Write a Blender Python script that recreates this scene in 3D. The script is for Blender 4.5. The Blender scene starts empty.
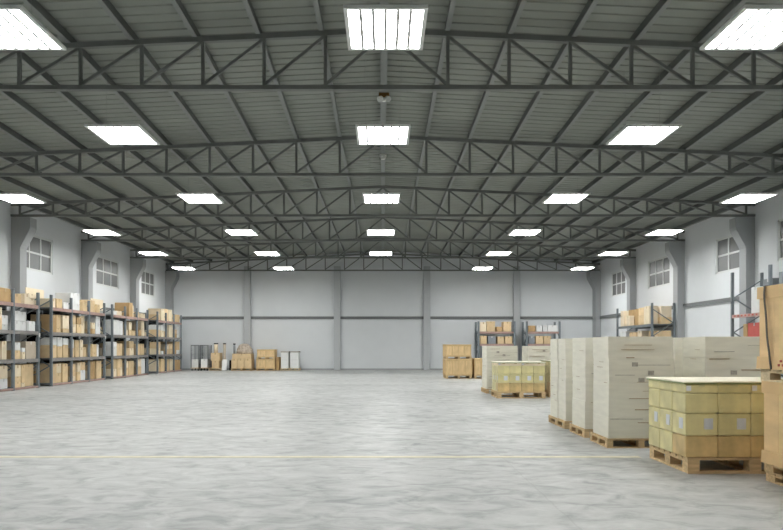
import bpy, bmesh, math, random
from mathutils import Vector, Matrix
random.seed(11)
SC = bpy.context.scene
COL = SC.collection

# ------------------------------------------------------------------ materials
def new_mat(name):
    m = bpy.data.materials.new(name); m.use_nodes = True
    nt = m.node_tree
    return m, nt, nt.nodes['Principled BSDF']

def mat(name, rgb, rough=0.6, spec=0.3, metal=0.0, var=0.0, scale=6.0, stretch=(1, 1, 1), rand=0.0, bump=0.0):
    m, nt, b = new_mat(name)
    b.inputs['Roughness'].default_value = rough
    b.inputs['Specular IOR Level'].default_value = spec
    b.inputs['Metallic'].default_value = metal
    c = (*rgb, 1)
    b.inputs['Base Color'].default_value = c
    out = None
    if var > 0 or bump > 0:
        tc = nt.nodes.new('ShaderNodeTexCoord'); mp = nt.nodes.new('ShaderNodeMapping')
        mp.inputs['Scale'].default_value = stretch
        nt.links.new(tc.outputs['Object'], mp.inputs['Vector'])
        nz = nt.nodes.new('ShaderNodeTexNoise'); nz.inputs['Scale'].default_value = scale
        nz.inputs['Detail'].default_value = 5
        nt.links.new(mp.outputs['Vector'], nz.inputs['Vector'])
        if var > 0:
            cr = nt.nodes.new('ShaderNodeValToRGB')
            cr.color_ramp.elements[0].position = 0.3; cr.color_ramp.elements[1].position = 0.7
            cr.color_ramp.elements[0].color = (*[x * (1 - var) for x in rgb], 1)
            cr.color_ramp.elements[1].color = (*[min(1, x * (1 + var)) for x in rgb], 1)
            nt.links.new(nz.outputs['Fac'], cr.inputs['Fac'])
            out = cr.outputs['Color']
        if bump > 0:
            bp = nt.nodes.new('ShaderNodeBump'); bp.inputs['Strength'].default_value = bump
            bp.inputs['Distance'].default_value = 0.02
            nt.links.new(nz.outputs['Fac'], bp.inputs['Height'])
            nt.links.new(bp.outputs['Normal'], b.inputs['Normal'])
    if rand > 0:
        oi = nt.nodes.new('ShaderNodeObjectInfo')
        mr = nt.nodes.new('ShaderNodeMapRange')
        mr.inputs['To Min'].default_value = 1 - rand; mr.inputs['To Max'].default_value = 1 + rand * 0.6
        nt.links.new(oi.outputs['Random'], mr.inputs['Value'])
        hs = nt.nodes.new('ShaderNodeHueSaturation')
        nt.links.new(mr.outputs['Result'], hs.inputs['Value'])
        if out: nt.links.new(out, hs.inputs['Color'])
        else: hs.inputs['Color'].default_value = c
        out = hs.outputs['Color']
    if out: nt.links.new(out, b.inputs['Base Color'])
    return m

M = {}
M['wall'] = mat('painted_wall', (0.665, 0.69, 0.705), 0.7, 0.2, var=0.02, scale=1.2)
M['column'] = mat('painted_column', (0.36, 0.375, 0.38), 0.7, 0.2, var=0.03, scale=1.5)
M['pier'] = mat('painted_pier', (0.46, 0.48, 0.49), 0.7, 0.2, var=0.03, scale=1.5)
M['band'] = mat('grey_rail_paint', (0.17, 0.18, 0.18), 0.6, 0.3)
M['roof'] = mat('roof_sheet', (0.268, 0.286, 0.255), 0.6, 0.3, var=0.08, scale=0.6)
M['truss'] = mat('truss_steel', (0.165, 0.175, 0.166), 0.5, 0.4, var=0.08, scale=3)
M['purlin'] = mat('purlin_steel_shaded', (0.115, 0.122, 0.118), 0.5, 0.4)  # shade on the purlin sides is put into this darker tone
M['flange_lit'] = mat('purlin_flange_lit', (0.24, 0.255, 0.245), 0.5, 0.4)  # same steel, lighter: light on the underside is put into the colour
M['lamp_frame'] = mat('lamp_frame_white', (0.75, 0.77, 0.75), 0.4, 0.4)
M['wire'] = mat('wire_steel', (0.2, 0.21, 0.2), 0.4, 0.4)
M['rack'] = mat('rack_steel', (0.165, 0.19, 0.205), 0.45, 0.4, var=0.1, scale=4)
M['beam'] = mat('rack_beam_worn', (0.25, 0.235, 0.225), 0.5, 0.3, var=0.12, scale=5)
M['beam_top'] = mat('rack_beam_rust', (0.40, 0.27, 0.235), 0.5, 0.3, var=0.15, scale=5)
M['beam_red'] = mat('rack_beam_red', (0.52, 0.36, 0.32), 0.5, 0.3, var=0.1, scale=5)
M['deck'] = mat('rack_deck', (0.16, 0.17, 0.175), 0.5, 0.3)
M['dark'] = mat('rack_shade_and_plank', (0.016, 0.016, 0.017), 0.8, 0.1)  # near black: painted shade behind the left racks, also the dark plank
M['tan'] = mat('cardboard_tan', (0.70, 0.535, 0.32), 0.75, 0.15, var=0.08, scale=5, rand=0.16)
M['cream'] = mat('cardboard_cream', (0.80, 0.69, 0.51), 0.75, 0.15, var=0.06, scale=5, rand=0.12)
M['brown'] = mat('cardboard_brown', (0.50, 0.34, 0.17), 0.75, 0.15, var=0.1, scale=5, rand=0.12)
M['white'] = mat('carton_white', (0.76, 0.77, 0.76), 0.6, 0.2, var=0.04, scale=5, rand=0.06)
M['beige'] = mat('carton_beige', (0.50, 0.43, 0.34), 0.7, 0.2, var=0.05, scale=5, rand=0.06)
M['grey'] = mat('carton_grey', (0.24, 0.26, 0.275), 0.6, 0.2, var=0.06, scale=5)
M['red'] = mat('carton_red', (0.55, 0.13, 0.11), 0.6, 0.2, var=0.06, scale=5)
M['tape'] = mat('parcel_tape', (0.50, 0.36, 0.19), 0.35, 0.4)
M['tape_white'] = mat('parcel_tape_pale', (0.6, 0.6, 0.58), 0.35, 0.4)
M['pallet'] = mat('pallet_wood', (0.60, 0.44, 0.25), 0.8, 0.15, var=0.22, scale=5, stretch=(1, 6, 6), rand=0.15)
M['pallet_pale'] = mat('pallet_wood_pale', (0.70, 0.58, 0.38), 0.8, 0.15, var=0.15, scale=5, stretch=(1, 6, 6), rand=0.1)
M['load'] = mat('wrapped_board', (0.72, 0.70, 0.60), 0.6, 0.25, var=0.06, scale=3, stretch=(1, 1, 6))
M['gap'] = mat('brown_board_edge', (0.36, 0.26, 0.16), 0.8, 0.1)
M['print'] = mat('grey_print', (0.40, 0.38, 0.33), 0.7, 0.1, var=0.2, scale=30)
M['green'] = mat('carton_yellow_green', (0.67, 0.61, 0.32), 0.4, 0.35, var=0.16, scale=5, rand=0.1)
M['green_orange'] = mat('carton_green_orange', (0.64, 0.475, 0.225), 0.4, 0.35, var=0.30, scale=4.5, rand=0.1)
M['tape_green'] = mat('carton_tape_green', (0.55, 0.53, 0.29), 0.3, 0.45)
M['label'] = mat('label_white', (0.66, 0.69, 0.73), 0.5, 0.3, var=0.06, scale=18)
M['cover'] = mat('cover_board', (0.78, 0.74, 0.60), 0.6, 0.2, var=0.04, scale=3)
M['cover_edge'] = mat('cover_edge_green', (0.28, 0.34, 0.14), 0.5, 0.3)
M['bin'] = mat('bin_board', (0.80, 0.575, 0.315), 0.7, 0.2, var=0.12, scale=2.5, stretch=(1, 1, 3))
M['bin_band'] = mat('bin_band_board', (0.74, 0.52, 0.275), 0.65, 0.25, var=0.08, scale=3)
M['strap'] = mat('strap_dark', (0.10, 0.085, 0.07), 0.5, 0.3)
M['crate'] = mat('crate_plywood', (0.70, 0.52, 0.285), 0.75, 0.15, var=0.12, scale=4, stretch=(5, 5, 1), rand=0.08)
M['batten'] = mat('crate_batten', (0.60, 0.435, 0.23), 0.75, 0.15, var=0.12, scale=5)
M['frame_white'] = mat('window_frame_paint', (0.62, 0.64, 0.63), 0.5, 0.3)
M['glass'] = mat('window_glass', (0.13, 0.135, 0.135), 0.38, 0.5)
M['cage'] = mat('cage_wire', (0.10, 0.11, 0.115), 0.4, 0.4, metal=0.3)
M['mesh_panel'] = mat('cage_sheet', (0.38, 0.40, 0.41), 0.5, 0.3)
M['rubber'] = mat('black_rubber', (0.03, 0.03, 0.03), 0.7, 0.2)
M['bundle'] = mat('bundle_cloth', (0.50, 0.43, 0.35), 0.85, 0.1, var=0.35, scale=9, bump=0.6)
M['brass'] = mat('lamp_bracket_bronze', (0.30, 0.16, 0.05), 0.4, 0.5, metal=0.5)
M['plastic_white'] = mat('plastic_white', (0.72, 0.73, 0.70), 0.4, 0.4)
M['yellow'] = mat('floor_line_paint', (0.60, 0.565, 0.42), 0.5, 0.3, var=0.10, scale=9)

def emission(name, rgb, s):
    m = bpy.data.materials.new(name); m.use_nodes = True
    nt = m.node_tree; nt.nodes.remove(nt.nodes['Principled BSDF'])
    e = nt.nodes.new('ShaderNodeEmission'); e.inputs['Color'].default_value = (*rgb, 1); e.inputs['Strength'].default_value = s
    nt.links.new(e.outputs[0], nt.nodes['Material Output'].inputs['Surface'])
    return m
M['lamp'] = emission('lamp_diffuser', (1.0, 1.0, 0.985), 40.0)
M['lamp_rib'] = mat('lamp_rib_grey', (0.6, 0.61, 0.6), 0.5, 0.3)

def floor_material():
    m, nt, b = new_mat('polished_concrete')
    N, L = nt.nodes, nt.links
    tc = N.new('ShaderNodeTexCoord')
    mp = N.new('ShaderNodeMapping'); mp.inputs['Scale'].default_value = (0.75, 1.15, 1.0)
    mp.inputs['Rotation'].default_value = (0, 0, 0.25)
    L.new(tc.outputs['Object'], mp.inputs['Vector'])
    def noise(scale, detail, rough, dist=0.0):
        n = N.new('ShaderNodeTexNoise'); n.inputs['Scale'].default_value = scale
        n.inputs['Detail'].default_value = detail; n.inputs['Roughness'].default_value = rough
        n.inputs['Distortion'].default_value = dist
        L.new(mp.outputs['Vector'], n.inputs['Vector']); return n
    a = noise(4.2, 6, 0.62, 0.8); c = noise(0.35, 3, 0.5); f = noise(16, 4, 0.6)
    def math_(op, x, y):
        n = N.new('ShaderNodeMath'); n.operation = op
        for i, v in enumerate((x, y)):
            if isinstance(v, (int, float)): n.inputs[i].default_value = v
            else: L.new(v, n.inputs[i])
        return n.outputs[0]
    s = math_('ADD', math_('ADD', math_('MULTIPLY', a.outputs['Fac'], 0.62), math_('MULTIPLY', c.outputs['Fac'], 0.28)), math_('MULTIPLY', f.outputs['Fac'], 0.10))
    cr = N.new('ShaderNodeValToRGB')
    e = cr.color_ramp.elements
    e[0].position = 0.36; e[0].color = (0.255, 0.264, 0.26, 1)
    e[1].position = 0.62; e[1].color = (0.475, 0.485, 0.472, 1)
    el = e.new(0.48); el.color = (0.38, 0.39, 0.381, 1)
    L.new(s, cr.inputs['Fac'])
    # saw-cut joints of the slab: one running away from the entrance on the right, crossings every bay
    sx = N.new('ShaderNodeSeparateXYZ'); L.new(tc.outputs['Object'], sx.inputs[0])
    wob = math_('MULTIPLY', math_('SUBTRACT', a.outputs['Fac'], 0.5), 0.06)
    d1 = math_('ABSOLUTE', math_('ADD', math_('SUBTRACT', sx.outputs['X'], 1.30), wob), 0.0)
    j1 = math_('LESS_THAN', d1, 0.008)
    mx = N.new('ShaderNodeMix'); mx.data_type = 'RGBA'
    L.new(math_('MULTIPLY', j1, 0.22), mx.inputs['Factor'])
    L.new(cr.outputs['Color'], mx.inputs['A']); mx.inputs['B'].default_value = (0.22, 0.22, 0.21, 1)
    L.new(mx.outputs['Result'], b.inputs['Base Color'])
    rr = N.new('ShaderNodeMapRange'); rr.inputs['To Min'].default_value = 0.58; rr.inputs['To Max'].default_value = 0.40
    rr.inputs['From Min'].default_value = 0.35; rr.inputs['From Max'].default_value = 0.65
    L.new(s, rr.inputs['Value']); L.new(rr.outputs['Result'], b.inputs['Roughness'])
    b.inputs['Specular IOR Level'].default_value = 0.36
    bp = N.new('ShaderNodeBump'); bp.inputs['Strength'].default_value = 0.25; bp.inputs['Distance'].default_value = 0.01
    L.new(s, bp.inputs['Height']); L.new(bp.outputs['Normal'], b.inputs['Normal'])
    return m
M['floor'] = floor_material()

# ------------------------------------------------------------------ mesh helpers
class MB:
    """collects shapes into one mesh, several material slots"""
    def __init__(self): self.bm = bmesh.new(); self.mats = []
    def _slot(self, m):
        if m not in self.mats: self.mats.append(m)
        return self.mats.index(m)
    def box(self, lo, hi, m, bevel=0.0):
        lo, hi = Vector(lo), Vector(hi); c = (lo + hi) / 2; s = hi - lo
        t = bmesh.new()
        bmesh.ops.create_cube(t, size=1.0, matrix=Matrix.Translation(c) @ Matrix.Diagonal((s.x, s.y, s.z, 1)))
        if bevel > 0: bmesh.ops.bevel(t, geom=t.edges[:], offset=bevel, segments=2, affect='EDGES', profile=0.5)
        self._merge(t, m); return self
    def bar(self, p, q, w, h, m, up=(0, 0, 1)):
        p, q = Vector(p), Vector(q); d = q - p; z = d.normalized(); u = Vector(up)
        x = u.cross(z)
        if x.length < 1e-4: x = Vector((1, 0, 0)).cross(z)
        x.normalize(); y = z.cross(x)
        mt = Matrix((x, y, z)).transposed().to_4x4(); mt.translation = (p + q) / 2
        t = bmesh.new()
        bmesh.ops.create_cube(t, size=1.0, matrix=mt @ Matrix.Diagonal((w, h, d.length, 1)))
        self._merge(t, m); return self
    def cyl(self, p, q, r, m, seg=16, r2=None):
        p, q = Vector(p), Vector(q); d = q - p
        mt = d.to_track_quat('Z', 'Y').to_matrix().to_4x4(); mt.translation = (p + q) / 2
        t = bmesh.new()
        bmesh.ops.create_cone(t, cap_ends=True, segments=seg, radius1=r, radius2=r if r2 is None else r2, depth=d.length, matrix=mt)
        for f in t.faces:
            if len(f.verts) == 4: f.smooth = True
        self._merge(t, m); return self
    def prism(self, pts, axis, a, b, m):
        """polygon pts extruded along axis (0=x,1=y,2=z) from a to b"""
        t = bmesh.new()
        def mk(p, v):
            l = list(p); l.insert(axis, v); return t.verts.new(l)
        A = [mk(p, a) for p in pts]; B = [mk(p, b) for p in pts]
        t.faces.new(A); t.faces.new(B[::-1]); n = len(pts)
        for i in range(n): t.faces.new((A[i], B[i], B[(i + 1) % n], A[(i + 1) % n]))
        bmesh.ops.recalc_face_normals(t, faces=t.faces[:])
        self._merge(t, m); return self
    def quad(self, pts, m):
        t = bmesh.new(); t.faces.new([t.verts.new(p) for p in pts]); self._merge(t, m); return self
    def dome(self, c, rx, ry, rz, m, noise=0.0, seed=0):
        t = bmesh.new(); bmesh.ops.create_uvsphere(t, u_segments=24, v_segments=14, radius=1)
        bmesh.ops.delete(t, geom=[v for v in t.verts if v.co.z < -0.05], context='VERTS')
        rr = random.Random(seed)
        for v in t.verts:
            k = 1 + (rr.uniform(-noise, noise) if noise else 0)
            v.co = Vector((c[0] + v.co.x * rx * k, c[1] + v.co.y * ry * k, c[2] + max(0, v.co.z) * rz * k))
        e = [x for x in t.edges if x.is_boundary]
        bmesh.ops.holes_fill(t, edges=e)
        for f in t.faces: f.smooth = True
        self._merge(t, m); return self
    def _merge(self, t, m):
        i = self._slot(m)
        for f in t.faces: f.material_index = i
        me = bpy.data.meshes.new('tmp'); t.to_mesh(me); t.free()
        self.bm.from_mesh(me); bpy.data.meshes.remove(me)
    def mesh(self, name):
        me = bpy.data.meshes.new(name); self.bm.to_mesh(me); self.bm.free()
        for m in self.mats: me.materials.append(M[m])
        return me
    def build(self, name, parent=None, loc=(0, 0, 0)):
        return link(name, self.mesh(name), parent, loc)

def link(name, me, parent=None, loc=(0, 0, 0), rot=(0, 0, 0)):
    o = bpy.data.objects.new(name, me); COL.objects.link(o)
    if parent: o.parent = parent
    o.location = loc; o.rotation_euler = rot
    return o
def tag(o, label, cat, group=None):
    o['label'] = label; o['category'] = cat
    if group: o['group'] = group
    return o
def thing(name, label, cat, loc=(0, 0, 0), group=None):
    o = link(name, None, None, loc); o.empty_display_size = 0.2
    return tag(o, label, cat, group)
def struct(o): o['kind'] = 'structure'; return o
CACHE = {}
def cbox(w, d, h, m, bevel=0.0):
    """cached box mesh, origin at the centre of its base"""
    k = (round(w, 4), round(d, 4), round(h, 4), m, bevel)
    if k not in CACHE: CACHE[k] = MB().box((-w/2, -d/2, 0), (w/2, d/2, h), m, bevel).mesh('board')
    return CACHE[k]
ORD = ['first', 'second', 'third', 'fourth', 'fifth', 'sixth', 'seventh', 'eighth', 'ninth', 'tenth', 'eleventh', 'twelfth']

# ------------------------------------------------------------------ dimensions (metres)
WX = 11.28; YB = 35.75; YF = -5.0
RIDGE = 6.24; SL = 0.0486
def roof_z(x): return RIDGE - SL * abs(x)
TY = [-4.7, 0.25, 5.2, 10.45, 15.70, 20.60, 25.40, 30.30, 35.30]     # truss lines
VIS = TY[3:]
WZ0, WZ1 = 3.66, 4.84
WIN_R = [(17.2, 19.45), (20.72, 23.06), (26.75, 28.95), (31.65, 33.6)]
WIN_L = [(21.03, 23.22), (26.75, 29.05), (31.75, 33.65)]

# ------------------------------------------------------------------ setting
struct(MB().quad([(-WX-.3, YF-.3, 0), (WX+.3, YF-.3, 0), (WX+.3, YB+.3, 0), (-WX-.3, YB+.3, 0)], 'floor').build('floor'))

def roof():
    bm = bmesh.new()
    prof = []; y = YF - 0.2
    while y < YB + 0.2:
        prof += [(y, 0.0), (y + 0.190, 0.0), (y + 0.202, 0.017), (y + 0.233, 0.017)]
        y += 0.245
    for s in (-1, 1):
        A = [bm.verts.new((0, yy, RIDGE + dz)) for yy, dz in prof]
        B = [bm.verts.new((s * (WX + .3), yy, roof_z(WX + .3) + dz)) for yy, dz in prof]
        for i in range(len(prof) - 1):
            f = (A[i], A[i+1], B[i+1], B[i]); bm.faces.new(f if s < 0 else f[::-1])
    me = bpy.data.meshes.new('ceiling'); bm.to_mesh(me); bm.free(); me.materials.append(M['roof'])
    return link('ceiling', me)
struct(roof())

def side_wall(s, wins, name):
    mb = MB(); x = s * WX; top = roof_z(WX) + 0.04; xo = s * (WX + 0.30)
    ys = [YF] + [v for w in wins for v in w] + [YB + .3]
    def slab(y0, y1, z0, z1):
        mb.box((min(x, xo), y0, z0), (max(x, xo), y1, z1), 'wall')
    for i in range(len(ys) - 1):
        if i % 2: slab(ys[i], ys[i+1], 0, WZ0); slab(ys[i], ys[i+1], WZ1, top)
        else: slab(ys[i], ys[i+1], 0, top)
    return struct(mb.build(name))
side_wall(-1, WIN_L, 'wall_left'); side_wall(1, WIN_R, 'wall_right')
def end_wall(y0, y1, name):
    t = roof_z(WX) + .03
    return struct(MB().prism([(-WX, 0), (WX, 0), (WX, t), (0, RIDGE + .03), (-WX, t)], 1, y0, y1, 'wall').build(name))
end_wall(YB, YB + .3, 'wall_back'); end_wall(YF - .3, YF, 'wall_front')

wn = 0
for s, wins in ((-1, WIN_L), (1, WIN_R)):
    for (y0, y1) in wins:
        wn += 1
        w = struct(link('window_%d' % wn, None, None, (s * (WX + .06), (y0 + y1) / 2, WZ0)))
        d = (y1 - y0) / 2; h = WZ1 - WZ0; a, b = -.04, .04
        fr = MB()
        fr.box((a, -d, 0), (b, -d + .07, h), 'frame_white').box((a, d - .07, 0), (b, d, h), 'frame_white')
        fr.box((a, -d, 0), (b, d, .07), 'frame_white').box((a, -d, h - .07), (b, d, h), 'frame_white')
        fr.build('window_frame', w)
        for k in (1, 2):
            yy = -d + 2 * d * k / 3
            MB().box((-.025, yy - .03, .07), (.025, yy + .03, h - .07), 'frame_white').build('mullion', w)
        MB().box((-.028, -d + .07, h/2 - .03), (.028, d - .07, h/2 + .03), 'frame_white').build('transom', w)
        for k in range(3):
            for r in range(2):
                ya = -d + 2 * d * k / 3 + .02; yb = -d + 2 * d * (k + 1) / 3 - .02
                MB().box((-.006, ya, r * h / 2 + .02), (.006, yb, (r + 1) * h / 2 - .02), 'glass').build('pane', w)

# columns with haunches on the side walls, plain piers on the back wall, grey rail
tn = 0
def trim(o):
    return struct(o)
def tname():
    global tn; tn += 1; return 'trim_%d' % tn
for y in TY[2:]:
    for s in (-1, 1):
        y0, y1 = y + .02, y + .41
        if y > 35: y0, y1 = y - .1, YB
        lo, up, zt = .27, .58, 5.135
        pts = [(0, 0), (-lo, 0), (-lo, 4.20), (-lo-.03, 4.28), (-up+.03, 4.74), (-up, 4.84), (-up, zt), (0, zt)]
        mb = MB(); mb.prism([(s * (WX + p[0]), p[1]) for p in pts], 1, y0, y1, 'column')
        trim(mb.build(tname()))
PIERS = (-7.1, -2.40, 2.30, 7.0)
for x in PIERS:
    trim(MB().box((x - .17, YB - .22, 0), (x + .17, YB, 5.42), 'pier', .008).build(tname()))
xs = [-WX + .27] + [v for p in PIERS for v in (p - .17, p + .17)] + [WX - .27]
for i in range(0, len(xs), 2):
    trim(MB().box((xs[i], YB - .06, 2.665), (xs[i+1], YB, 2.805), 'band').build(tname()))
ys = [TY[2] + .41] + [v for y in TY[3:-1] for v in (y + .02, y + .41)] + [TY[-1] - .1]
for s in (-1, 1):
    for i in range(0, len(ys), 2):
        trim(MB().box((min(s*WX, s*(WX-.06)), ys[i], 2.665), (max(s*WX, s*(WX-.06)), ys[i+1], 2.805), 'band').build(tname()))
    # wall skirting groove is painted with the wall: thin grey foot strip
for s, n in ((-1, 'baseboard_left'), (1, 'baseboard_right')):
    struct(MB().box((min(s*WX, s*(WX-.015)), 6, 0), (max(s*WX, s*(WX-.015)), YB, .09), 'column').build(n))
struct(MB().box((-WX + .3, YB - .015, 0), (WX - .3, YB, .07), 'column').build('baseboard_back'))

# ------------------------------------------------------------------ roof trusses and purlins
TRUSS_LABEL = ['nearest roof truss, dark steel lattice crossing the top of the picture', 'second dark steel roof truss from the front of the hall',
               'third dark steel roof truss from the front of the hall', 'fourth dark steel roof truss from the front of the hall',
               'fifth dark steel roof truss, last one before the back wall', 'farthest dark steel roof truss, against the back wall']
def node_x(ty, k):
    if abs(ty - TY[3]) < 1e-6 or ty < TY[3]: return 0.055 + k * 0.940
    return k * 1.0
ZB = 5.19
def chord_z(x): return roof_z(x) - 0.185
def truss(y, label):
    t = thing('roof_truss', label, 'roof truss', (0, y, ZB - .045), 'roof trusses')
    oz = ZB - .045
    MB().box((-WX + .02, -.045, 0), (WX - .02, .045, .066), 'truss').build('bottom_chord', t)
    for s in (-1, 1):
        MB().bar((0, 0, chord_z(0) - oz), (s * (WX - .02), 0, chord_z(WX) - oz), .08, .08, 'truss').build('top_chord', t)
    ks = [k for k in range(-11, 12) if abs(node_x(y, k)) < WX - .1]
    for k in ks:
        x = node_x(y, k)
        if k == 0 and y < 35: continue
        MB().box((x - .025, -.025, .075), (x + .025, .025, chord_z(x) - oz - .04), 'truss').build('vertical', t)
    for k in ks:
        if k == 0: continue
        x0 = node_x(y, k); x1 = node_x(y, k - 1 if k > 0 else k + 1)
        MB().bar((x0, .0, .08), (x1, .0, chord_z(x1) - oz - .03), .043, .043, 'truss', up=(0, 1, 0)).build('diagonal', t)
for y, l in zip(VIS, TRUSS_LABEL): truss(y, l)

for k in range(-11, 12):
    side = 'left' if k < 0 else 'right'
    lab = 'grey steel ridge purlin running along the middle of the roof' if k == 0 else \
          'grey steel roof purlin, %s one %s of the ridge' % (ORD[abs(k) - 1], side)
    w = .10 if k == 0 else .052
    x1 = .02 + .968 * k
    pts = [(x1, YF + .02), (x1, TY[3]), (float(k), TY[4]), (float(k), YB - .01)]
    mb = MB()
    for (xa, ya), (xb, yb) in zip(pts, pts[1:]):
        za, zb = roof_z(xa), roof_z(xb)
        lo = .005 + (.0 if k else .004)
        mb.bar((xa, ya, za - .072 - lo), (xb, yb, zb - .072 - lo), w, .135, 'purlin')
        mb.bar((xa, ya, za - .142 - lo), (xb, yb, zb - .142 - lo), w + .022, .012, 'flange_lit')
    if k == 0:
        pass
    o = mb.build('roof_purlin'); tag(o, lab, 'roof purlin', 'roof purlins')

# ------------------------------------------------------------------ ceiling light panels
LZ = 4.89
ROWS = [(2.9, 4.4), (7.93, 4.40), (11.89, 4.535), (16.95, 4.55), (22.0, 4.58), (26.95, 4.58), (32.0, 4.68)]  # the row over the camera is unseen, added to light the near floor
def lamp_meshes():
    w, d = .462, .53
    fr = MB()
    fr.box((-w, -d, 0), (-w + .045, d, .036), 'lamp_frame').box((w - .045, -d, 0), (w, d, .036), 'lamp_frame')
    fr.box((-w + .045, -d, 0), (w - .045, -d + .045, .036), 'lamp_frame').box((-w + .045, d - .045, 0), (w - .045, d, .036), 'lamp_frame')
    fr.box((-w + .045, -d + .045, .028), (w - .045, d - .045, .036), 'lamp_frame')
    df = MB().box((-w + .046, -d + .046, .010), (w - .046, d - .046, .0275), 'lamp')
    rb = MB().box((-.0185, -d + .046, .004), (.0185, d - .046, .0095), 'lamp_rib')
    return fr.mesh('lamp_frame'), df.mesh('diffuser'), rb.mesh('divider'), w
LF, LD, LR, LWd = lamp_meshes()
colname = {-2: 'far left column', -1: 'left inner column', 0: 'middle column', 1: 'right inner column', 2: 'far right column'}
for ri, (y, px) in enumerate(ROWS):
    for c in (-2, -1, 0, 1, 2):  # outermost lamps of the two nearest rows ahead are unseen, added for illumination
        if ri == 6 and c == 0: continue
        x = {0: [0, .03, 0, -.035, -.07, -.09, 0][ri], 1: px, 2: 9.1 if ri < 6 else 9.38}[abs(c)] * (1 if c >= 0 else -1)
        rowname = ORD[ri - 1] + ' row from the front' if ri >= 1 else 'added unseen row above the viewpoint'
        if ri == 6: rowname = 'farthest row by the back wall'
        t = thing('ceiling_light', 'glowing white square light panel, %s, %s' % (rowname, colname[c]), 'ceiling light', (x, y, LZ), 'ceiling light panels')
        link('frame', LF, t); link('diffuser', LD, t)
        if ri < 4:
            for k in range(1, 6): link('divider', LR, t, (-LWd + .046 + (2 * LWd - .092) * k / 6, 0, 0))
        for sx in (-.3, .3):
            h = roof_z(x + sx) - LZ
            MB().cyl((sx, 0, .036), (sx, 0, h), .002, 'wire', 6).build('suspension_wire', t)

# twin spot and detector on the ridge
rz = RIDGE - .152
t = thing('emergency_light', 'small bronze bracket with two white lamps under the ridge', 'emergency light', (.02, 13.1, rz - .20))
MB().box((-.10, -.05, .10), (.10, .05, .20), 'brass', .01).build('bracket', t)
for sx in (-1, 1):
    MB().cyl((sx * .055, -.05, .10), (sx * .085, -.13, .04), .035, 'plastic_white', 14, .055).build('spot_lamp', t)
MB().cyl((0, -.06, .02), (0, -.06, .09), .035, 'plastic_white', 14).build('sensor', t)
t = thing('smoke_detector', 'small round white detector under the ridge, behind the second middle light', 'smoke detector', (0, 17.25, rz - .13))
MB().cyl((0, 0, .07), (0, 0, .13), .09, 'plastic_white', 20).build('base', t)
MB().cyl((0, 0, 0), (0, 0, .07), .05, 'plastic_white', 20, .085).build('head', t)

# ------------------------------------------------------------------ builders of goods
def pallet(x0, x1, y0, y1, z, h, label, m='pallet', group='wooden pallets', nb=7):
    w, d = x1 - x0, y1 - y0
    t = thing('wooden_pallet', label, 'pallet', ((x0 + x1)/2, (y0 + y1)/2, z), group)
    b = h * .15; blk = h - 3 * b
    dw = d / nb * .84
    for i in range(nb):
        yy = -d/2 + dw/2 + (d - dw) * i / (nb - 1)
        link('deck_board', cbox(w, dw, b, m), t, (0, yy, h - b))
    sw = w * .085
    for s in (-1, 1):
        for e in (-1, 1):
            seg = (w/2 - sw/2) - sw - .002
            link('bottom_board', cbox(seg, d*.1, b*.9, m), t, (e * (w/2 - sw/2) / 2, s * (d/2 - d*.05), 0))
    for i in (-1, 0, 1):
        xx = i * (w/2 - sw/2)
        link('stringer_board', cbox(sw, d, b, m), t, (xx, 0, h - 2 * b))
        link('bottom_board', cbox(sw, d, b, m), t, (xx, 0, 0))
        for j in (-1, 0, 1):
            bd = d * .13
            link('block', cbox(sw, bd, blk, m), t, (xx, j * (d/2 - bd/2), b))
    return t

TAPE = {'tan': 'tape', 'cream': 'tape', 'brown': 'tape', 'white': 'tape_white', 'beige': 'tape_white', 'grey': 'tape_white', 'red': 'tape_white',
        'green': 'tape_green', 'green_orange': 'tape_green'}
def carton(x0, x1, y0, y1, z0, z1, m, label, group=None, face='x', name='cardboard_box', tape=True):
    """carton with rounded edges, top flaps and a strip of tape; face = side the tape runs down"""
    w, d, h = x1 - x0, y1 - y0, z1 - z0
    mb = MB(); bv = min(.012, .06 * min(w, d, h))
    mb.box((-w/2, -d/2, 0), (w/2, d/2, h - .004), m, bv)
    # two top flaps, a hairline apart
    if face == 'x':
        mb.box((-w/2 + bv, -d/2 + bv, h - .006), (w/2 - bv, -.003, h), m); mb.box((-w/2 + bv, .003, h - .006), (w/2 - bv, d/2 - bv, h), m)
    else:
        mb.box((-w/2 + bv, -d/2 + bv, h - .006), (-.003, d/2 - bv, h), m); mb.box((.003, -d/2 + bv, h - .006), (w/2 - bv, d/2 - bv, h), m)
    if tape:
        tw = min(.03, .12 * min(w, d)); tm = TAPE[m]; dn = min(.09, h * .3)
        if face == 'x':
            for s in (-1, 1):
                a, b = sorted((s * w/2, s * (w/2 + .002))); mb.box((a, -tw, h - dn), (b, tw, h - .003), tm)
        else:
            for s in (-1, 1):
                a, b = sorted((s * d/2, s * (d/2 + .002))); mb.box((-tw, a, h - dn), (tw, b, h - .003), tm)
    o = mb.build(name, None, ((x0 + x1)/2, (y0 + y1)/2, z0))
    return tag(o, label, 'box', group)

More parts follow.
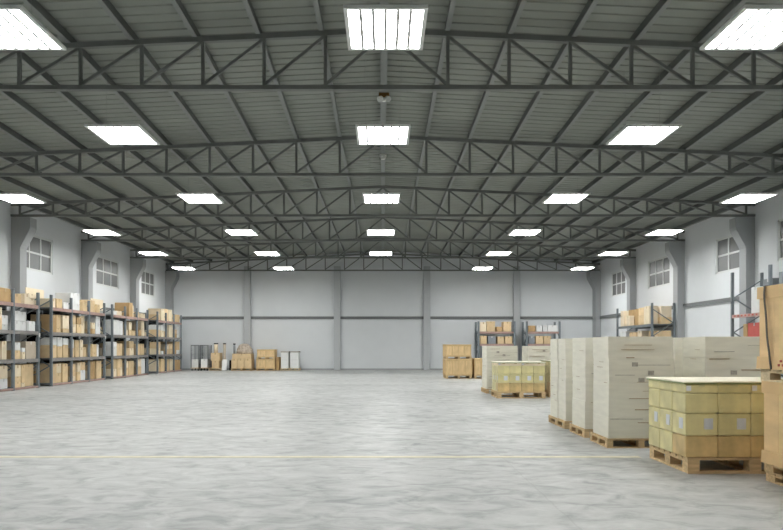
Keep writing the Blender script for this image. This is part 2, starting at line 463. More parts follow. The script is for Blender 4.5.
# ------------------------------------------------------------------ pallet racks along the left wall
XF, XK = -10.12, -11.16      # front and back faces of the rack
LEV = [0.07, 0.86, 1.66, 2.42]
def rack(posts, label, levels, top_h, xf=XF, xk=XK, beam_mats=None, back=True, name='pallet_rack', back_top=None, base=True):
    s = 1 if xf > xk else -1
    t = thing(name, label, 'rack', ((xf + xk)/2, (posts[0] + posts[-1])/2, 0), 'steel pallet racks')
    ox, oy = t.location.x, t.location.y
    P = .075
    def add(nm, lo, hi, m, bv=0):
        lo2 = [min(a, b) for a, b in zip(lo, hi)]; hi2 = [max(a, b) for a, b in zip(lo, hi)]
        return MB().box((lo2[0]-ox, lo2[1]-oy, lo2[2]), (hi2[0]-ox, hi2[1]-oy, hi2[2]), m, bv).build(nm, t)
    for i, y in enumerate(posts):
        for (x, hh) in ((xf - s*P/2, top_h), (xk + s*P/2, back_top or top_h)):
            add('post', (x - P/2, y - P/2, 0), (x + P/2, y + P/2, hh), 'rack', .006)
        # lattice of the side frame
        zz = .12; flip = 0
        while zz < top_h - .5:
            xa, xb = (xf - s*P, xk + s*P) if flip else (xk + s*P, xf - s*P)
            MB().bar((xa - ox, y - oy, zz), (xb - ox, y - oy, zz + .5), .03, .03, 'rack', up=(0, 1, 0)).build('brace', t)
            zz += .5; flip ^= 1
        MB().bar((xf - s*P - ox, y - oy, .08), (xk + s*P - ox, y - oy, .08), .04, .04, 'rack', up=(0, 1, 0)).build('brace', t)
    for i in range(len(posts) - 1):
        ya, yb = posts[i] + P/2, posts[i+1] - P/2
        for li, z in enumerate(levels):
            bm_ = (beam_mats or ['beam'] * len(levels))[li]
            bh = .10 if li else .055
            for x in (xf - s*.03, xk + s*.03):
                add('beam', (x - .025, ya, z - bh), (x + .025, yb, z - .001), bm_ if x == xf - s*.03 else 'rack')
            add('shelf_deck', (xf - s*.056, ya, z - .03), (xk + s*.056, yb, z), 'deck')
        if back: add('back_or_shade_panel', (xk + s*.004, ya, .1), (xk - s*.012, yb, levels[-1] - .1), 'dark')  # dark sheet added to stand in for shade behind the cartons
    return t

RACKS = [('nearest', [16.0, 17.33, 18.67, 20.02]), ('second', [20.82, 22.15, 23.48, 24.78]),
         ('third', [25.50, 26.78, 28.05, 29.32]), ('farthest', [30.62, 31.82, 33.02, 34.22])]
bm_l = ['beam_top', 'beam', 'beam', 'beam_top']
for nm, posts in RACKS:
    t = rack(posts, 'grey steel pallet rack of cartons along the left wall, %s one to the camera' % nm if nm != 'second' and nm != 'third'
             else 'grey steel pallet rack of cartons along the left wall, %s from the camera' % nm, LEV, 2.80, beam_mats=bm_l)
    if nm in ('nearest', 'second'):
        MB().box((.005, -.035, 0), (.012, .035, .10), 'plastic_white').build('load_sign', t, (XF - t.location.x, posts[-1] - t.location.y, 1.50))

# stock: per rack, per bay (near, middle, far), per level (0 lowest .. 3 top): stacks (u0, u1, [(height, colour)...])
T, C, W, B, G, E = 'tan', 'cream', 'white', 'brown', 'grey', 'beige'
STOCK = {
 0: [
  [[(.05,.5,[(.45,T)]),(.52,.95,[(.3,W),(.25,T)])], [(.05,.45,[(.5,T)]),(.5,.95,[(.4,C)])], [(.05,.5,[(.5,W)]),(.55,.95,[(.3,T)])], [(.1,.9,[(.35,T)])]],
  [[(.04,.36,[(.27,W),(.33,T)]),(.38,.62,[(.27,W),(.30,T)]),(.64,.96,[(.27,W),(.36,C)])],
   [(.04,.3,[(.46,C)]),(.33,.62,[(.50,T)]),(.64,.84,[(.50,C)])],
   [(.04,.32,[(.3,C),(.2,T)]),(.34,.62,[(.32,T),(.28,C)]),(.68,.97,[(.14,W),(.26,W)])],
   [(.03,.5,[(.38,B)]),(.52,.97,[(.36,B)])]],
  [[(.03,.30,[(.16,T),(.15,T),(.32,C)]),(.32,.47,[(.12,C),(.5,T)]),(.5,.96,[(.64,T)])],
   [(.04,.33,[(.25,T),(.22,W)]),(.36,.49,[(.2,C),(.12,W)]),(.51,.95,[(.50,E)])],
   [(.03,.32,[(.27,W),(.28,W)]),(.34,.66,[(.26,W),(.28,W)]),(.68,.95,[(.29,W)])],
   [(.03,.42,[(.27,T)]),(.44,.68,[(.30,C)]),(.70,.97,[(.19,C),(.13,C)])]]],
 1: [
  [[(.03,.33,[(.60,T)]),(.35,.64,[(.31,T),(.31,C)]),(.67,.97,[(.60,T)])],
   [(.03,.33,[(.40,T),(.24,W)]),(.36,.64,[(.36,T),(.29,W)]),(.67,.97,[(.41,T),(.21,W)])],
   [(.06,.3,[(.54,B)]),(.32,.56,[(.12,T),(.44,T)]),(.60,.96,[(.13,T),(.42,C)])],
   [(.05,.28,[(.28,C)]),(.30,.62,[(.30,T)]),(.66,.96,[(.22,W)])]],
  [[(.03,.38,[(.16,C),(.14,T),(.26,T)]),(.40,.60,[(.30,T),(.30,C)]),(.63,.97,[(.34,W),(.28,T)])],
   [(.03,.22,[(.30,T),(.30,W)]),(.26,.5,[(.32,T),(.24,T)]),(.53,.72,[(.32,C),(.26,C)]),(.75,.96,[(.33,T)])],
   [(.05,.28,[(.29,C),(.30,T)]),(.32,.60,[(.30,T),(.22,B)]),(.63,.95,[(.36,C),(.24,C)])],
   [(.04,.34,[(.56,W)]),(.38,.66,[(.22,W),(.36,W)]),(.70,.97,[(.32,T)])]],
  [[(.04,.22,[(.30,C),(.27,T)]),(.25,.55,[(.62,B)]),(.58,.95,[(.64,T)])],
   [(.03,.22,[(.30,T)]),(.24,.56,[(.13,T),(.31,T)]),(.6,.84,[(.44,W)])],
   [(.04,.2,[(.16,T),(.28,C)]),(.22,.46,[(.18,B),(.22,C)]),(.5,.82,[(.36,W),(.27,W)])],
   [(.04,.5,[(.42,T)]),(.53,.78,[(.30,T)])]]],
 2: [
  [[(.03,.38,[(.3,C),(.36,T)]),(.42,.68,[(.33,T),(.34,T)]),(.70,.97,[(.34,C),(.33,T)])],
   [(.03,.4,[(.34,W),(.20,W)]),(.45,.95,[(.48,T)])],
   [(.05,.62,[(.58,W)]),(.66,.96,[(.56,W)])],
   [(.1,.45,[(.16,W)]),(.48,.95,[(.18,C)])]],
  [[(.03,.32,[(.3,T),(.28,C)]),(.36,.85,[(.56,T)])],
   [(.04,.46,[(.29,T)]),(.5,.92,[(.29,C),(.29,T)])],
   [(.08,.38,[(.22,C)]),(.40,.66,[(.24,T),(.30,C)]),(.7,.96,[(.22,T)])],
   [(.35,.68,[(.56,B)]),(.7,.96,[(.48,C)])]],
  [[(.03,.42,[(.32,T),(.30,C)]),(.46,.97,[(.64,W)])],
   [(.12,.5,[(.46,T)]),(.54,.92,[(.48,T)])],
   [(.05,.3,[(.22,T)]),(.36,.60,[(.27,B)]),(.62,.92,[(.66,C)])],
   [(.05,.3,[(.24,T)]),(.5,.9,[(.2,C)])]]],
 3: [
  [[(.03,.4,[(.54,C)]),(.44,.88,[(.58,T)])],
   [(.03,.48,[(.27,C),(.30,T)]),(.55,.8,[(.16,W)])],
   [(.03,.45,[(.33,T),(.22,W)]),(.5,.85,[(.3,C),(.26,W)])],
   [(.08,.4,[(.26,T)]),(.5,.95,[(.55,C)])]],
  [[(.06,.48,[(.54,T)]),(.52,.94,[(.55,C)])],
   [(.05,.48,[(.24,T),(.22,C)]),(.5,.95,[(.25,T),(.24,T)])],
   [(.05,.4,[(.28,T),(.3,W)]),(.44,.95,[(.60,C)])],
   [(.03,.5,[(.58,T)]),(.53,.95,[(.57,C)])]],
  [[(.08,.92,[(.5,B)])],
   [(.05,.35,[(.5,B)]),(.38,.95,[(.19,W),(.42,T)])],
   [(.06,.45,[(.2,B),(.2,T)]),(.5,.95,[(.2,W),(.22,W),(.18,W)])],
   [(.1,.35,[(.2,T)]),(.42,.9,[(.38,T)])]]],
}
LEVN = ['lowest shelf', 'second shelf', 'third shelf', 'top shelf']
BAYN = ['near bay', 'middle bay', 'far bay']
CN = {'tan': 'tan', 'cream': 'pale tan', 'white': 'white', 'brown': 'brown', 'grey': 'grey', 'beige': 'beige', 'red': 'red'}
rr = random.Random(5)
for ri, (rn, posts) in enumerate(RACKS):
    for bi in range(3):
        ya, yb = posts[bi] + .045, posts[bi+1] - .045
        for li in range(4):
            for si, (u0, u1, boxes) in enumerate(STOCK[ri][bi][li]):
                z = LEV[li] + .001
                dep = rr.uniform(.62, .86) if li < 3 else rr.uniform(.45, .68); xo = XF - .02 - rr.uniform(.02, .12)
                if ri > 0 and bi == 0 and si == 0 and li < 3:
                    dep = .34; hb = sum(b[0] for b in boxes) * rr.uniform(.5, .8); cb = rr.choice([B, G, C, E])
                    carton(xo - .80, xo - .40, ya + u0*(yb-ya) + .03, ya + u1*(yb-ya), z, z + hb, cb,
                           '%s box behind the first stack, %s, near bay, %s left rack' % (CN[cb], LEVN[li], rn), 'cartons on the left racks', 'x')
                for k, (h, c) in enumerate(boxes):
                    pos = '' if len(boxes) == 1 else (['lower ', 'upper '][k] if len(boxes) == 2 else ['bottom ', 'middle ', 'topmost '][k])
                    nst = len(STOCK[ri][bi][li])
                    lab = '%s%s box, %s stack from near end, %s, %s, %s left rack' % (pos, CN[c], ORD[si], LEVN[li], BAYN[bi], rn)
                    g = rr.uniform(0, .012)
                    carton(xo - dep, xo, ya + u0*(yb-ya) + g, ya + u1*(yb-ya) - .012 + g*.5, z, z + h - .002, c, lab, 'cartons on the left racks', 'x')
                    z += h
# big cartons at the back of the top shelves
for (rn, y0, y1, h, c, lab) in (('nearest', 17.45, 18.55, .52, 'brown', 'long brown box at the back of the nearest left rack, top shelf'),
                            ('nearest', 18.75, 19.95, .50, 'cream', 'long pale box behind the small cartons on top of the nearest left rack'),
                            ('second', 20.92, 22.05, .62, 'cream', 'long pale box at the back, top of the second left rack'),
                            ('third', 25.58, 26.72, .62, 'cream', 'long pale box at the back, top of the third left rack'),
                            ('third', 28.15, 29.26, .56, 'brown', 'long brown box at the back, far end on top of third left rack')):
    dx = {'nearest': -11.11}.get(rn, -11.11)
    carton(dx, dx + .12, y0, y1, LEV[3] + .001, LEV[3] + h, c, lab, 'long boxes behind the cartons', 'x', tape=False)

# ------------------------------------------------------------------ racks against the back wall (right half)
def wall_rack(x0, x1, label, levels, top_h):
    y0, y1 = 34.35, 35.40
    t = thing('pallet_rack', label, 'rack', ((x0+x1)/2, (y0+y1)/2, 0), 'steel pallet racks')
    ox, oy = t.location.x, t.location.y
    for x in (x0 + .05, x1 - .05):
        for y in (y0 + .04, y1 - .04):
            MB().box((x-.05-ox, y-.04-oy, 0), (x+.05-ox, y+.04-oy, top_h), 'rack', .006).build('post', t)
        zz = .2; fl = 0
        while zz < top_h - .5:
            a, b = (y0+.08, y1-.08) if fl else (y1-.08, y0+.08)
            MB().bar((x-ox, a-oy, zz), (x-ox, b-oy, zz+.5), .03, .03, 'rack', up=(1, 0, 0)).build('brace', t); zz += .5; fl ^= 1
    for z in levels:
        for y, m in ((y0 + .03, 'beam_top'), (y1 - .03, 'rack')):
            MB().box((x0+.10-ox, y-.025-oy, z-.10), (x1-.10-ox, y+.025-oy, z-.001), m).build('beam', t)
        MB().box((x0+.10-ox, y0+.056-oy, z-.03), (x1-.10-ox, y1-.056-oy, z), 'deck').build('shelf_deck', t)
    return t
wall_rack(4.78, 6.70, 'grey rack of tan boxes against the back wall, left one of two', [.64, 1.36, 1.98], 2.50)
wall_rack(7.22, 8.98, 'grey rack with white boxes against the back wall, right one of two', [.64, 1.36, 1.98], 2.50)
LVN = {1.98: 'upper shelf', 1.36: 'middle shelf'}
for (x0, x1, z, h, c, lab) in [
    (4.93, 5.24, 1.98, .48, 'cream', 'leftmost pale box'), (5.26, 5.68, 1.98, .52, 'tan', 'tall tan box, second from left'),
    (5.76, 6.04, 1.98, .25, 'brown', 'short brown box'), (6.10, 6.50, 1.98, .50, 'tan', 'rightmost tall tan box'),
    (4.93, 5.26, 1.36, .42, 'tan', 'leftmost tan box'), (5.32, 5.72, 1.36, .40, 'grey', 'grey box'),
    (5.80, 6.14, 1.36, .37, 'tan', 'third box from left, tan'), (6.19, 6.56, 1.36, .38, 'tan', 'rightmost tan box')]:
    carton(x0, x1, 34.45, 35.05, z + .001, z + h, c, lab + ', %s of the left back-wall rack' % LVN[z], 'boxes on the back-wall racks', 'y')
for (x0, x1, z, h, c, lab) in [
    (7.36, 7.72, 1.98, .30, 'brown', 'small brown box, left end'), (7.76, 8.06, 1.98, .30, 'white', 'first white box, second from left'),
    (8.11, 8.32, 1.98, .32, 'white', 'narrow white box'), (8.37, 8.82, 1.98, .32, 'white', 'wide white box at the right end'),
    (7.37, 7.70, 1.36, .38, 'grey', 'grey box, left end'), (7.74, 8.12, 1.36, .40, 'tan', 'left tan box'),
    (8.16, 8.52, 1.36, .40, 'tan', 'right tan box')]:
    carton(x0, x1, 34.45, 35.05, z + .001, z + h, c, lab + ', %s of the right back-wall rack' % LVN[z], 'boxes on the back-wall racks', 'y')

# ------------------------------------------------------------------ racks along the right wall
rack([25.62, 29.40], 'grey steel rack along the right wall, tan boxes on its top shelf', [.10, .84, 1.52, 2.07], 2.86, 10.10, 11.0, ['rack']*3 + ['rack'], back=False)
def rbox(y0, y1, z0, h, c, lab, xa=10.18, dep=.6):
    carton(xa, xa + dep, y0, y1, z0 + .001, z0 + h, c, lab, 'boxes on the right racks', 'x')
zt = 2.07
rbox(28.75, 29.15, zt, .66, 'cream', 'pale box at the far end, top shelf of far right-wall rack')
rbox(27.20, 28.70, zt, .68, 'brown', 'wide brown box on the top shelf of the far right-wall rack', 10.36, .6)
rbox(27.95, 28.30, zt, .42, 'cream', 'small pale box before the wide brown one, far right-wall rack', 10.13, .2)
rbox(26.55, 27.12, zt, .38, 'tan', 'lower tan box of a pair, top shelf of far right-wall rack')
rbox(26.57, 27.10, zt + .38, .30, 'tan', 'upper tan box of a pair, top shelf of far right-wall rack')
rbox(25.92, 26.50, zt, .70, 'cream', 'tall pale box by the near post, top shelf of far right-wall rack', 10.16, .32)
rbox(25.70, 26.40, zt, .26, 'tan', 'low tan box at the near end, top of far right-wall rack', 10.50, .42)
rbox(25.72, 26.38, zt + .26, .42, 'cream', 'pale box on the low tan box, top of far right-wall rack', 10.52, .40)
rbox(25.70, 26.60, 1.52, .30, 'tan', 'tan box at near end under the top shelf, far right-wall rack', 10.40, .5)
rbox(26.80, 27.20, 1.52, .32, 'cream', 'narrow pale box under the top shelf, far right-wall rack')
rbox(27.35, 28.10, 1.52, .28, 'tan', 'middle tan box under the top shelf, far right-wall rack')
rbox(28.50, 29.20, 1.52, .34, 'white', 'white box at far end under the top shelf, far right-wall rack')

t = rack([15.9, 17.83, 19.77], 'tall grey rack with a red beam beside the right wall window', [.10, 1.05, 2.13], 3.36, 10.12, 11.05, ['rack', 'rack', 'beam_red'], back=False)
for i in range(9):
    MB().box((10.108 - t.location.x, 18.0 + i*.19 - t.location.y, 2.065), (10.12 - t.location.x, 18.07 + i*.19 - t.location.y, 2.105), 'red').build('beam_slot', t)
rbox(18.48, 18.88, 2.13, .72, 'white', 'tall white box on the red-beam rack at right', 10.22, .5)
rbox(17.95, 18.45, 2.13, .90, 'grey', 'grey box above the crates on the red-beam rack', 10.3, .6)
rbox(16.9, 17.7, 2.13, 1.02, 'grey', 'grey box nearest the right edge on the red-beam rack', 10.3, .6)
rbox(18.35, 19.02, 1.05, .82, 'red', 'red box under the red beam of the right rack', 10.2, .5)
rbox(19.06, 19.26, 1.05, .80, 'brown', 'narrow brown box beside the red one, right rack', 10.2, .5)

# ------------------------------------------------------------------ cartons under a cover on pallets (yellow-green)
def green_stack(x0, y0, w, d, tag_name, pal_lab, labels_on=True, ncol=4, cols=None, rows=3, off=0.0, thin=.083):
    x1, y1 = x0 + w, y0 + d
    pallet(x0, x1, y0, y1, 0, .15, pal_lab)
    x0 += off; x1 += off
    tiers = [(.151, .206), (.358, .212), (.571, .193), (.765, thin)]
    names = ['bottom tier', 'second tier', 'third tier', 'thin top tier']
    cw = (w - .03) / ncol; cd = (d - .03) / rows
    grid = [(i, 0) for i in range(cols or ncol)] + [(0, j) for j in range(1, rows)]
    for ti, (z, h) in enumerate(tiers):
        for (i, j) in grid:
            xa = x0 + .015 + i * cw; ya = y0 + .015 + j * cd
            where = ('corner column' if i == 0 else '%s column of the front' % ORD[i]) if j == 0 else ('%s column of the left side' % ['', 'middle', 'rear', 'last'][j])
            m = 'green_orange' if (ti == 0 and j == 0) else ('cream' if thin < .06 and ti == 3 else 'green')
            o = carton(xa + .001, xa + cw - .001, ya + .001, ya + cd - .001, z, z + h - .001, m,
                       'yellow-green carton, %s, %s, %s' % (names[ti], where, tag_name), 'yellow-green cartons', 'y', tape=(ti == 3))
            if labels_on and ti == 1 and j == 0:
                o2 = MB().box((cw*.5 - .05 - .085, -cd/2 - .003, .06), (cw*.5 - .05, -cd/2 + .0, .165), 'label').build('label', o); o2['label'] = 'white paper label'
            if labels_on and ti == 1 and i == 0:
                o2 = MB().box((-cw/2 - .003, -cd*.5 + .05, .06), (-cw/2 + .0, -cd*.5 + .13, .165), 'label').build('label', o); o2['label'] = 'white paper label'
            if labels_on and ti == 3 and j == 0 and i in (0, 2):
                o2 = MB().box((-cw/2 + .01, -cd/2 - .003, .02), (-cw/2 + .055, -cd/2 + .0, min(.07, thin - .005)), 'label').build('label', o); o2['label'] = 'white paper label'
    t = thing('cover_board', 'pale flat board covering the top of the %s' % tag_name, 'board', ((x0+x1)/2, (y0+y1)/2, .766 + thin))
    MB().box((-w/2 + .004, -d/2 + .004, 0), (w/2 - .004, d/2 - .004, .012), 'cover_edge').build('edge_strip', t)
    MB().box((-w/2 - .004, -d/2 - .004, .012), (w/2 + .004, d/2 + .004, .026), 'cover', .003).build('panel', t)
green_stack(2.887, 6.435, 1.28, .93, 'near green stack', 'wooden pallet under the near yellow-green carton stack', off=-.035)
green_stack(2.675, 15.90, 1.13, .90, 'far green stack', 'wooden pallet under the far yellow-green carton stack', thin=.055)
green_stack(3.97, 16.25, 1.13, .90, 'hidden green stack', 'wooden pallet right of the far yellow-green carton stack', False, cols=2)

# ------------------------------------------------------------------ tall stacks of wrapped board
def load(x0, x1, y0, y1, z0, z1, label, seed, marks=True):
    r = random.Random(seed); w, d, h = x1-x0, y1-y0, z1-z0
    t = thing('wrapped_board_stack', label, 'stack of board', ((x0+x1)/2, (y0+y1)/2, z0), 'tall pale stacks of board')
    n = 4; mb = MB(); z = 0
    cuts = sorted([h * (i + r.uniform(-.25, .25)) / n for i in range(1, n)]) + [h]
    for c in cuts:
        a, b = r.uniform(-.004, .004), r.uniform(-.004, .004)
        mb.box((-w/2 + .006 + a, -d/2 + .006 + b, z), (w/2 - .006 + a, d/2 - .006 + b, c - .0008), 'load', .0025); z = c
    mb.build('board_pile', t)
    if marks:
        for i in range(12):
            zc = h * (i + .7 + r.uniform(-.35, .35)) / 12.6; l = r.choice((.1, .12, .3, .42, .5)) * w; xc = r.uniform(-w/2 + l/2 + .02, w/2 - l/2 - .02)
            MB().box((xc - l/2, -d/2 - .0035, zc), (xc + l/2, -d/2 + .02, zc + r.choice((.004, .007, .009))), r.choice(('gap', 'gap', 'print'))).build('edge_gap', t)
        for i in range(3):
            zc = h * r.uniform(.3, .95) - .04; xc = r.uniform(-w/2 + .1, w/2 - .1)
            MB().box((xc - .035, -d/2 - .003, zc), (xc + .035, -d/2 + .02, zc + .05), 'print').build('printed_mark', t)
        for i in range(3):
            zc = h * r.uniform(.2, .9); l = r.uniform(.15, .3) * d; yc = r.uniform(-d/2 + l, d/2 - l)
            MB().box((-w/2 - .0035, yc - l/2, zc), (-w/2 + .02, yc + l/2, zc + .004), 'gap').build('edge_gap', t)
    return t
PH = .112; ZT = 1.325
pallet(2.66, 3.47, 8.06, 8.74, 0, PH, 'wooden pallet under the front tall pale stack, behind the near green cartons', nb=6)
load(2.675, 3.455, 8.075, 8.68, PH + .001, ZT, 'front tall pale board stack, just left of the near green cartons', 1)
pallet(2.66, 3.47, 8.98, 9.70, 0, PH, 'wooden pallet under the second tall pale stack of the left row', nb=6)
load(2.675, 3.455, 9.0, 9.63, PH + .001, ZT, 'second tall pale board stack in the left row, between two others', 2)
pallet(2.66, 3.47, 9.95, 10.92, 0, PH, 'wooden pallet under the third tall pale stack of the left row', nb=6)
load(2.675, 3.455, 9.97, 10.393, PH + .001, ZT, 'slim tall pale stack at front of the third pallet in left row', 3)
load(2.665, 3.455, 10.40, 10.85, PH + .001, ZT + .003, 'slim tall pale stack at rear of the third pallet in left row', 4)
pallet(3.84, 4.66, 8.12, 8.84, 0, PH, 'wooden pallet under the tall pale stack behind the near green cartons', nb=6)
load(3.855, 4.645, 8.14, 8.76, PH + .001, ZT, 'tall pale board stack right behind the near green cartons, beside the brown bins', 5)
pallet(3.84, 4.66, 8.98, 9.70, 0, PH, 'wooden pallet mostly hidden behind the front tall pale stacks', nb=6)
load(3.855, 4.645, 9.0, 9.63, PH + .001, ZT, 'tall pale board stack showing only as a sliver between the two front ones', 6)
pallet(2.66, 3.50, 17.55, 18.45, 0, PH, 'wooden pallet under the left pale stack behind the far green cartons', nb=6)
load(2.68, 3.49, 17.58, 18.42, PH + .001, 1.23, 'pale board stack at left behind the far green carton stack', 7)
pallet(3.84, 4.70, 18.12, 18.95, 0, PH, 'wooden pallet under the right pale stack behind the far green cartons', nb=6)
load(3.86, 4.68, 18.15, 18.92, PH + .001, 1.23, 'pale board stack at right behind the far green carton stack', 8)

# ------------------------------------------------------------------ large brown board bins at the right edge
def bin_(x0, x1, y0, y1, z0, z1, label, printed=False, lid=True):
    w, d, h = x1-x0, y1-y0, z1-z0
    t = thing('cardboard_bin', label, 'cardboard bin', ((x0+x1)/2, (y0+y1)/2, z0), 'brown board bins')
    mb = MB().box((-w/2 + .012, -d/2 + .012, .01), (w/2 - .012, d/2 - .012, h - .01), 'bin', .012)
    for s in (-1, 1):                        # upright fold ridges in the side board
        for f in (-.28, .0, .28):
            mb.box((s*(w/2 - .014) - .004, f*d - .006, .11), (s*(w/2 - .014) + .004, f*d + .006, h - .11), 'bin')
    mb.build('body', t)
    MB().prism([(-w/2 + .001, h), (w/2 - .001, h), (w/2, h - .105), (-w/2, h - .105)], 1, -d/2, d/2, 'bin_band').build('lid', t)
    MB().prism([(-w/2 - .005, 0), (w/2 + .005, 0), (w/2 - .002, .11), (-w/2 + .002, .11)], 1, -d/2 - .002, d/2 + .002, 'bin_band').build('base_tray', t)
    if lid:
        st = MB(); pts = []
        yy = d/2 - .14; xs_ = -w/2 - .008; n = 10
        for i in range(n + 1):
            zz = h + .004 - (h + .002) * i / n
            pts.append(Vector((xs_ - (.006 if 0 < i < n else 0), yy - .10 * (i/n)**1.3 + .005 * math.sin(i * 1.3), zz)))
        for a, b in zip(pts, pts[1:]): st.bar(a, b, .006, .022, 'strap', up=(0, 1, 0))
        st.box((-w/2 - .008, yy - .016, h), (w/2 + .008, yy + .016, h + .006), 'strap')
        st.build('strap', t)
    if printed:
        r = random.Random(3); pm = MB()
        for i in range(9):
            a = d/2 - .36 - .03 * i; zz = .03 + (.035 if i % 2 else 0)
            pm.box((-w/2 - .012, a, zz), (-w/2 + .0, a + .018, zz + .02), 'red')
        o = pm.build('printed_marks', t); o['label'] = 'small faded red print'
    return t
pallet(3.44, 4.56, 5.02, 6.11, 0, .083, 'lowest thin wooden pallet under the brown bins at the right edge')
pallet(3.43, 4.55, 5.03, 6.12, .083, .083, 'second thin wooden pallet, directly under the lower brown bin')
bin_(3.405, 4.54, 5.03, 6.12, .167, .895, 'lower brown board bin of two stacked at the right edge', lid=False)
pallet(3.40, 4.54, 5.02, 6.12, .896, .108, 'pale wooden pallet between the two stacked brown bins', 'pallet_pale')
bin_(3.37, 4.54, 5.02, 6.13, 1.005, 1.735, 'upper brown strapped board bin of two stacked at the right edge', True)

# ------------------------------------------------------------------ plywood crates
def crate(x0, x1, y0, y1, z0, z1, label, nb=4, m='crate', band=.05):
    w, d, h = x1-x0, y1-y0, z1-z0
    t = thing('plywood_crate', label, 'crate', ((x0+x1)/2, (y0+y1)/2, z0), 'plywood crates')
    MB().box((-w/2 + .02, -d/2 + .02, 0), (w/2 - .02, d/2 - .02, h - .012), m, .006).build('body', t)
    MB().box((-w/2, -d/2, h - .02), (w/2, d/2, h), m, .004).build('lid', t)
    for i in range(nb + 1):
        x = -w/2 + .03 + (w - .06) * i / nb
        MB().box((x - .02, -d/2 + .002, band), (x + .02, -d/2 + .02, h - band), 'batten').build('batten', t)
    for j in range(3):
        y = -d/2 + .05 + (d - .1) * j / 2
        MB().box((-w/2 + .002, y - .025, band), (-w/2 + .02, y + .025, h - band), 'batten').build('batten', t)
    for z in (0, h - band - .02):
        MB().box((-w/2 + .001, -d/2 + .001, z), (w/2 - .001, -d/2 + .02, z + band), 'batten').build('rail', t)
        MB().box((-w/2 + .001, -d/2 + .021, z), (-w/2 + .02, d/2 - .01, z + band), 'batten').build('rail', t)
    return t
pallet(2.38, 3.36, 25.72, 26.9, 0, .13, 'wooden pallet under the lower of two stacked far crates')
crate(2.36, 3.38, 25.70, 26.9, .131, .74, 'lower plywood crate of two stacked, left of the far pale stack')
pallet(2.38, 3.36, 25.72, 26.9, .741, .10, 'wooden pallet between the two stacked far crates')
crate(2.36, 3.34, 25.70, 26.9, .842, 1.30, 'upper plywood crate of two stacked, left of the far pale stack')
pallet(3.46, 4.4, 25.72, 26.9, 0, .13, 'wooden pallet under the single crate behind the far pale stack')
crate(3.45, 4.42, 25.70, 26.9, .131, .76, 'single plywood crate half hidden behind the far pale stack')

# ------------------------------------------------------------------ goods along the back wall, left half
def roll_cage(x0, x1, label, boxlab):
    y0, y1 = 34.35, 35.1; w, d = x1-x0, y1-y0; H = 1.30
    t = thing('roll_cage', label, 'roll cage', ((x0+x1)/2, (y0+y1)/2, 0), 'roll cages')
    for sx in (-1, 1):
        for sy in (-1, 1):
            MB().cyl((sx*(w/2-.02), sy*(d/2-.02), .13), (sx*(w/2-.02), sy*(d/2-.02), H), .018, 'cage', 10).build('post', t)
            c = MB().cyl((sx*(w/2-.06)-.015, sy*(d/2-.06), .055), (sx*(w/2-.06)+.015, sy*(d/2-.06), .055), .055, 'rubber', 14).build('wheel', t)
            MB().box((sx*(w/2-.06)-.012, sy*(d/2-.06)-.03, .108), (sx*(w/2-.06)+.012, sy*(d/2-.06)+.03, .125), 'cage').build('fork', c)
    MB().box((-w/2, -d/2, .12), (w/2, d/2, .15), 'pallet').build('base', t)
    for sx in (-1, 1):
        mb = MB(); X = sx*(w/2-.02)
        for z in (.3, .55, .8, 1.05, H-.015): mb.cyl((X, -d/2+.02, z), (X, d/2-.02, z), .006, 'cage', 8)
        for k in range(1, 6): mb.cyl((X, -d/2+.02+(d-.04)*k/6, .15), (X, -d/2+.02+(d-.04)*k/6, H), .004, 'cage', 8)
        mb.build('side_grid', t)
    mb = MB()
    mb.box((-w/2+.03, d/2-.03, .15), (w/2-.03, d/2-.018, H-.03), 'mesh_panel')
    mb.build('back_or_shade_panel', t)
    MB().cyl((-w/2+.02, -d/2+.02, H-.015), (w/2-.02, -d/2+.02, H-.015), .016, 'cage', 10).build('top_bar', t)
    carton(x0+.045, x1-.045, 34.40, 34.95, .151, .58, 'white', boxlab, 'white boxes in roll cages', 'y')
roll_cage(-9.72, -9.29, 'left of two wire roll cages by the back wall', 'white box in the left roll cage')
roll_cage(-9.26, -8.83, 'right of two wire roll cages by the back wall', 'white box in the right roll cage')

def tube(x, y, z0, z1, r, label, m='beige'):
    t = thing('cardboard_tube', label, 'tube', (x, y, z0), 'upright tubes by the back wall')
    MB().cyl((0, 0, 0), (0, 0, z1 - z0 - .06), r, m, 20).build('barrel', t)
    MB().cyl((0, 0, z1 - z0 - .06), (0, 0, z1 - z0), r + .008, 'rubber', 20).build('end_cap', t)
pallet(-8.80, -8.22, 34.4, 35.2, 0, .13, 'wooden pallet under tan boxes, right of the roll cages', 'pallet_pale')
carton(-8.68, -8.32, 34.45, 35.1, .131, .50, 'tan', 'lower tan box right of the roll cages', 'boxes by the back wall', 'y')
carton(-8.72, -8.28, 34.45, 35.1, .501, .90, 'tan', 'upper tan box right of the roll cages, carrying a tube', 'boxes by the back wall', 'y')
tube(-8.52, 34.7, .901, 1.40, .10, 'short capped tube standing on the tan boxes', 'cream')
tube(-8.12, 34.85, 0, 1.40, .07, 'tall pale capped tube standing on the floor by the back wall', 'beige')
o = MB().box((-.12, -.03, 0), (.12, .03, .58), 'white', .006).build('display_board', None, (-8.04, 34.42, 0.012)); o.rotation_euler = (-.30, 0, 0)
tag(o, 'small white board leaning before the tall tube by the back wall', 'board')
o = MB().box((-.06, -.03, 0), (.06, .03, .52), 'dark', .004).build('leaning_plank', None, (-7.80, 34.75, 0.012)); o.rotation_euler = (-.25, 0, 0)
tag(o, 'short dark plank leaning left of the bundle pallet', 'plank')
pallet(-7.68, -6.63, 34.35, 35.3, 0, .12, 'wooden pallet under the boxes and the rounded bundle')
for i, (a, b) in enumerate(((-7.67, -7.39), (-7.38, -7.03), (-7.02, -6.66))):
    carton(a, b, 34.38, 35.2, .121, .60, 'tan', '%s tan box under the rounded bundle by the back wall' % ['left', 'middle', 'right'][i], 'boxes by the back wall', 'y')
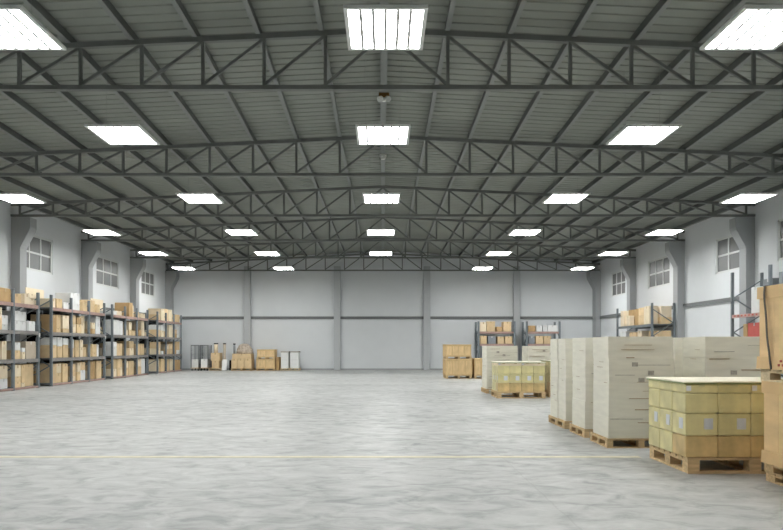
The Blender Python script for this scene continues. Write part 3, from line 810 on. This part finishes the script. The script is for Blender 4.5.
carton(-7.63, -6.68, 34.40, 35.2, .601, .86, 'tan', 'wide tan box carrying the rounded bundle by the back wall', 'boxes by the back wall', 'y')
t = MB().dome((0, 0, 0), .43, .36, .50, 'bundle', .07, 4).build('wrapped_bundle', None, (-7.09, 34.82, .861))
tag(t, 'rounded grey-brown wrapped bundle on boxes before the left pier', 'bundle')
tube(-7.56, 34.6, .861, 1.38, .055, 'dark capped tube standing left of the rounded bundle', 'grey')
pallet(-6.42, -5.48, 34.4, 35.3, 0, .11, 'wooden pallet under the lower back-wall crate')
crate(-6.42, -5.48, 34.4, 35.3, .111, .60, 'lower plywood crate of two stacked at the back wall', 2)
pallet(-6.40, -5.48, 34.4, 35.3, .601, .08, 'wooden pallet between the two stacked back-wall crates')
crate(-6.38, -5.48, 34.4, 35.3, .682, 1.08, 'upper plywood crate of two stacked at the back wall', 2)
carton(-5.46, -5.30, 34.7, 35.3, 0.001, .68, 'brown', 'narrow brown box beside the stacked back-wall crates', 'boxes by the back wall', 'y')
for (a, b, n) in ((-5.20, -4.76, 'left'), (-4.73, -4.25, 'right')):
    pallet(a, b, 34.4, 35.2, 0, .12, 'pale wooden pallet under the %s white cabinet-like box' % n, 'pallet_pale')
    t = thing('white_carton', 'tall white box on a pallet by the back wall, %s of two' % n, 'box', ((a+b)/2, 34.8, .121), 'tall white boxes')
    w = b - a - .06
    MB().box((-w/2, -.36, 0), (w/2, .36, .85), 'white', .012).build('body', t)
    MB().box((-w/2 - .012, -.37, .80), (w/2 + .012, .37, .865), 'print', .006).build('lid', t)
    MB().box((-w/2 - .004, -.364, .42), (w/2 + .004, .364, .435), 'tape_white').build('band', t)

# floor marking
o = MB().box((-10.0, 7.365, 0.0), (2.8, 7.475, .003), 'yellow').build('floor_line')
tag(o, 'thin worn yellow line painted across the concrete floor', 'floor marking')

# ------------------------------------------------------------------ world, camera, view
w = bpy.data.worlds.new('World'); SC.world = w; w.use_nodes = True
w.node_tree.nodes['Background'].inputs['Color'].default_value = (.55, .6, .65, 1)
w.node_tree.nodes['Background'].inputs['Strength'].default_value = 0.3
cd = bpy.data.cameras.new('camera'); cam = bpy.data.objects.new('camera', cd); COL.objects.link(cam)
cam.location = (0, 0, 1.2); cam.rotation_euler = (math.radians(90), 0, 0)
cd.sensor_fit = 'HORIZONTAL'; cd.sensor_width = 36; cd.lens = 36 * 680 / 783
cd.shift_x = 8.5 / 783; cd.shift_y = 82 / 783
cd.clip_end = 200; cd.clip_start = .05
SC.camera = cam
vs = SC.view_settings
vs.view_transform = 'Standard'; vs.look = 'None'; vs.exposure = 0.17; vs.gamma = 1.0; vs.use_curve_mapping = False
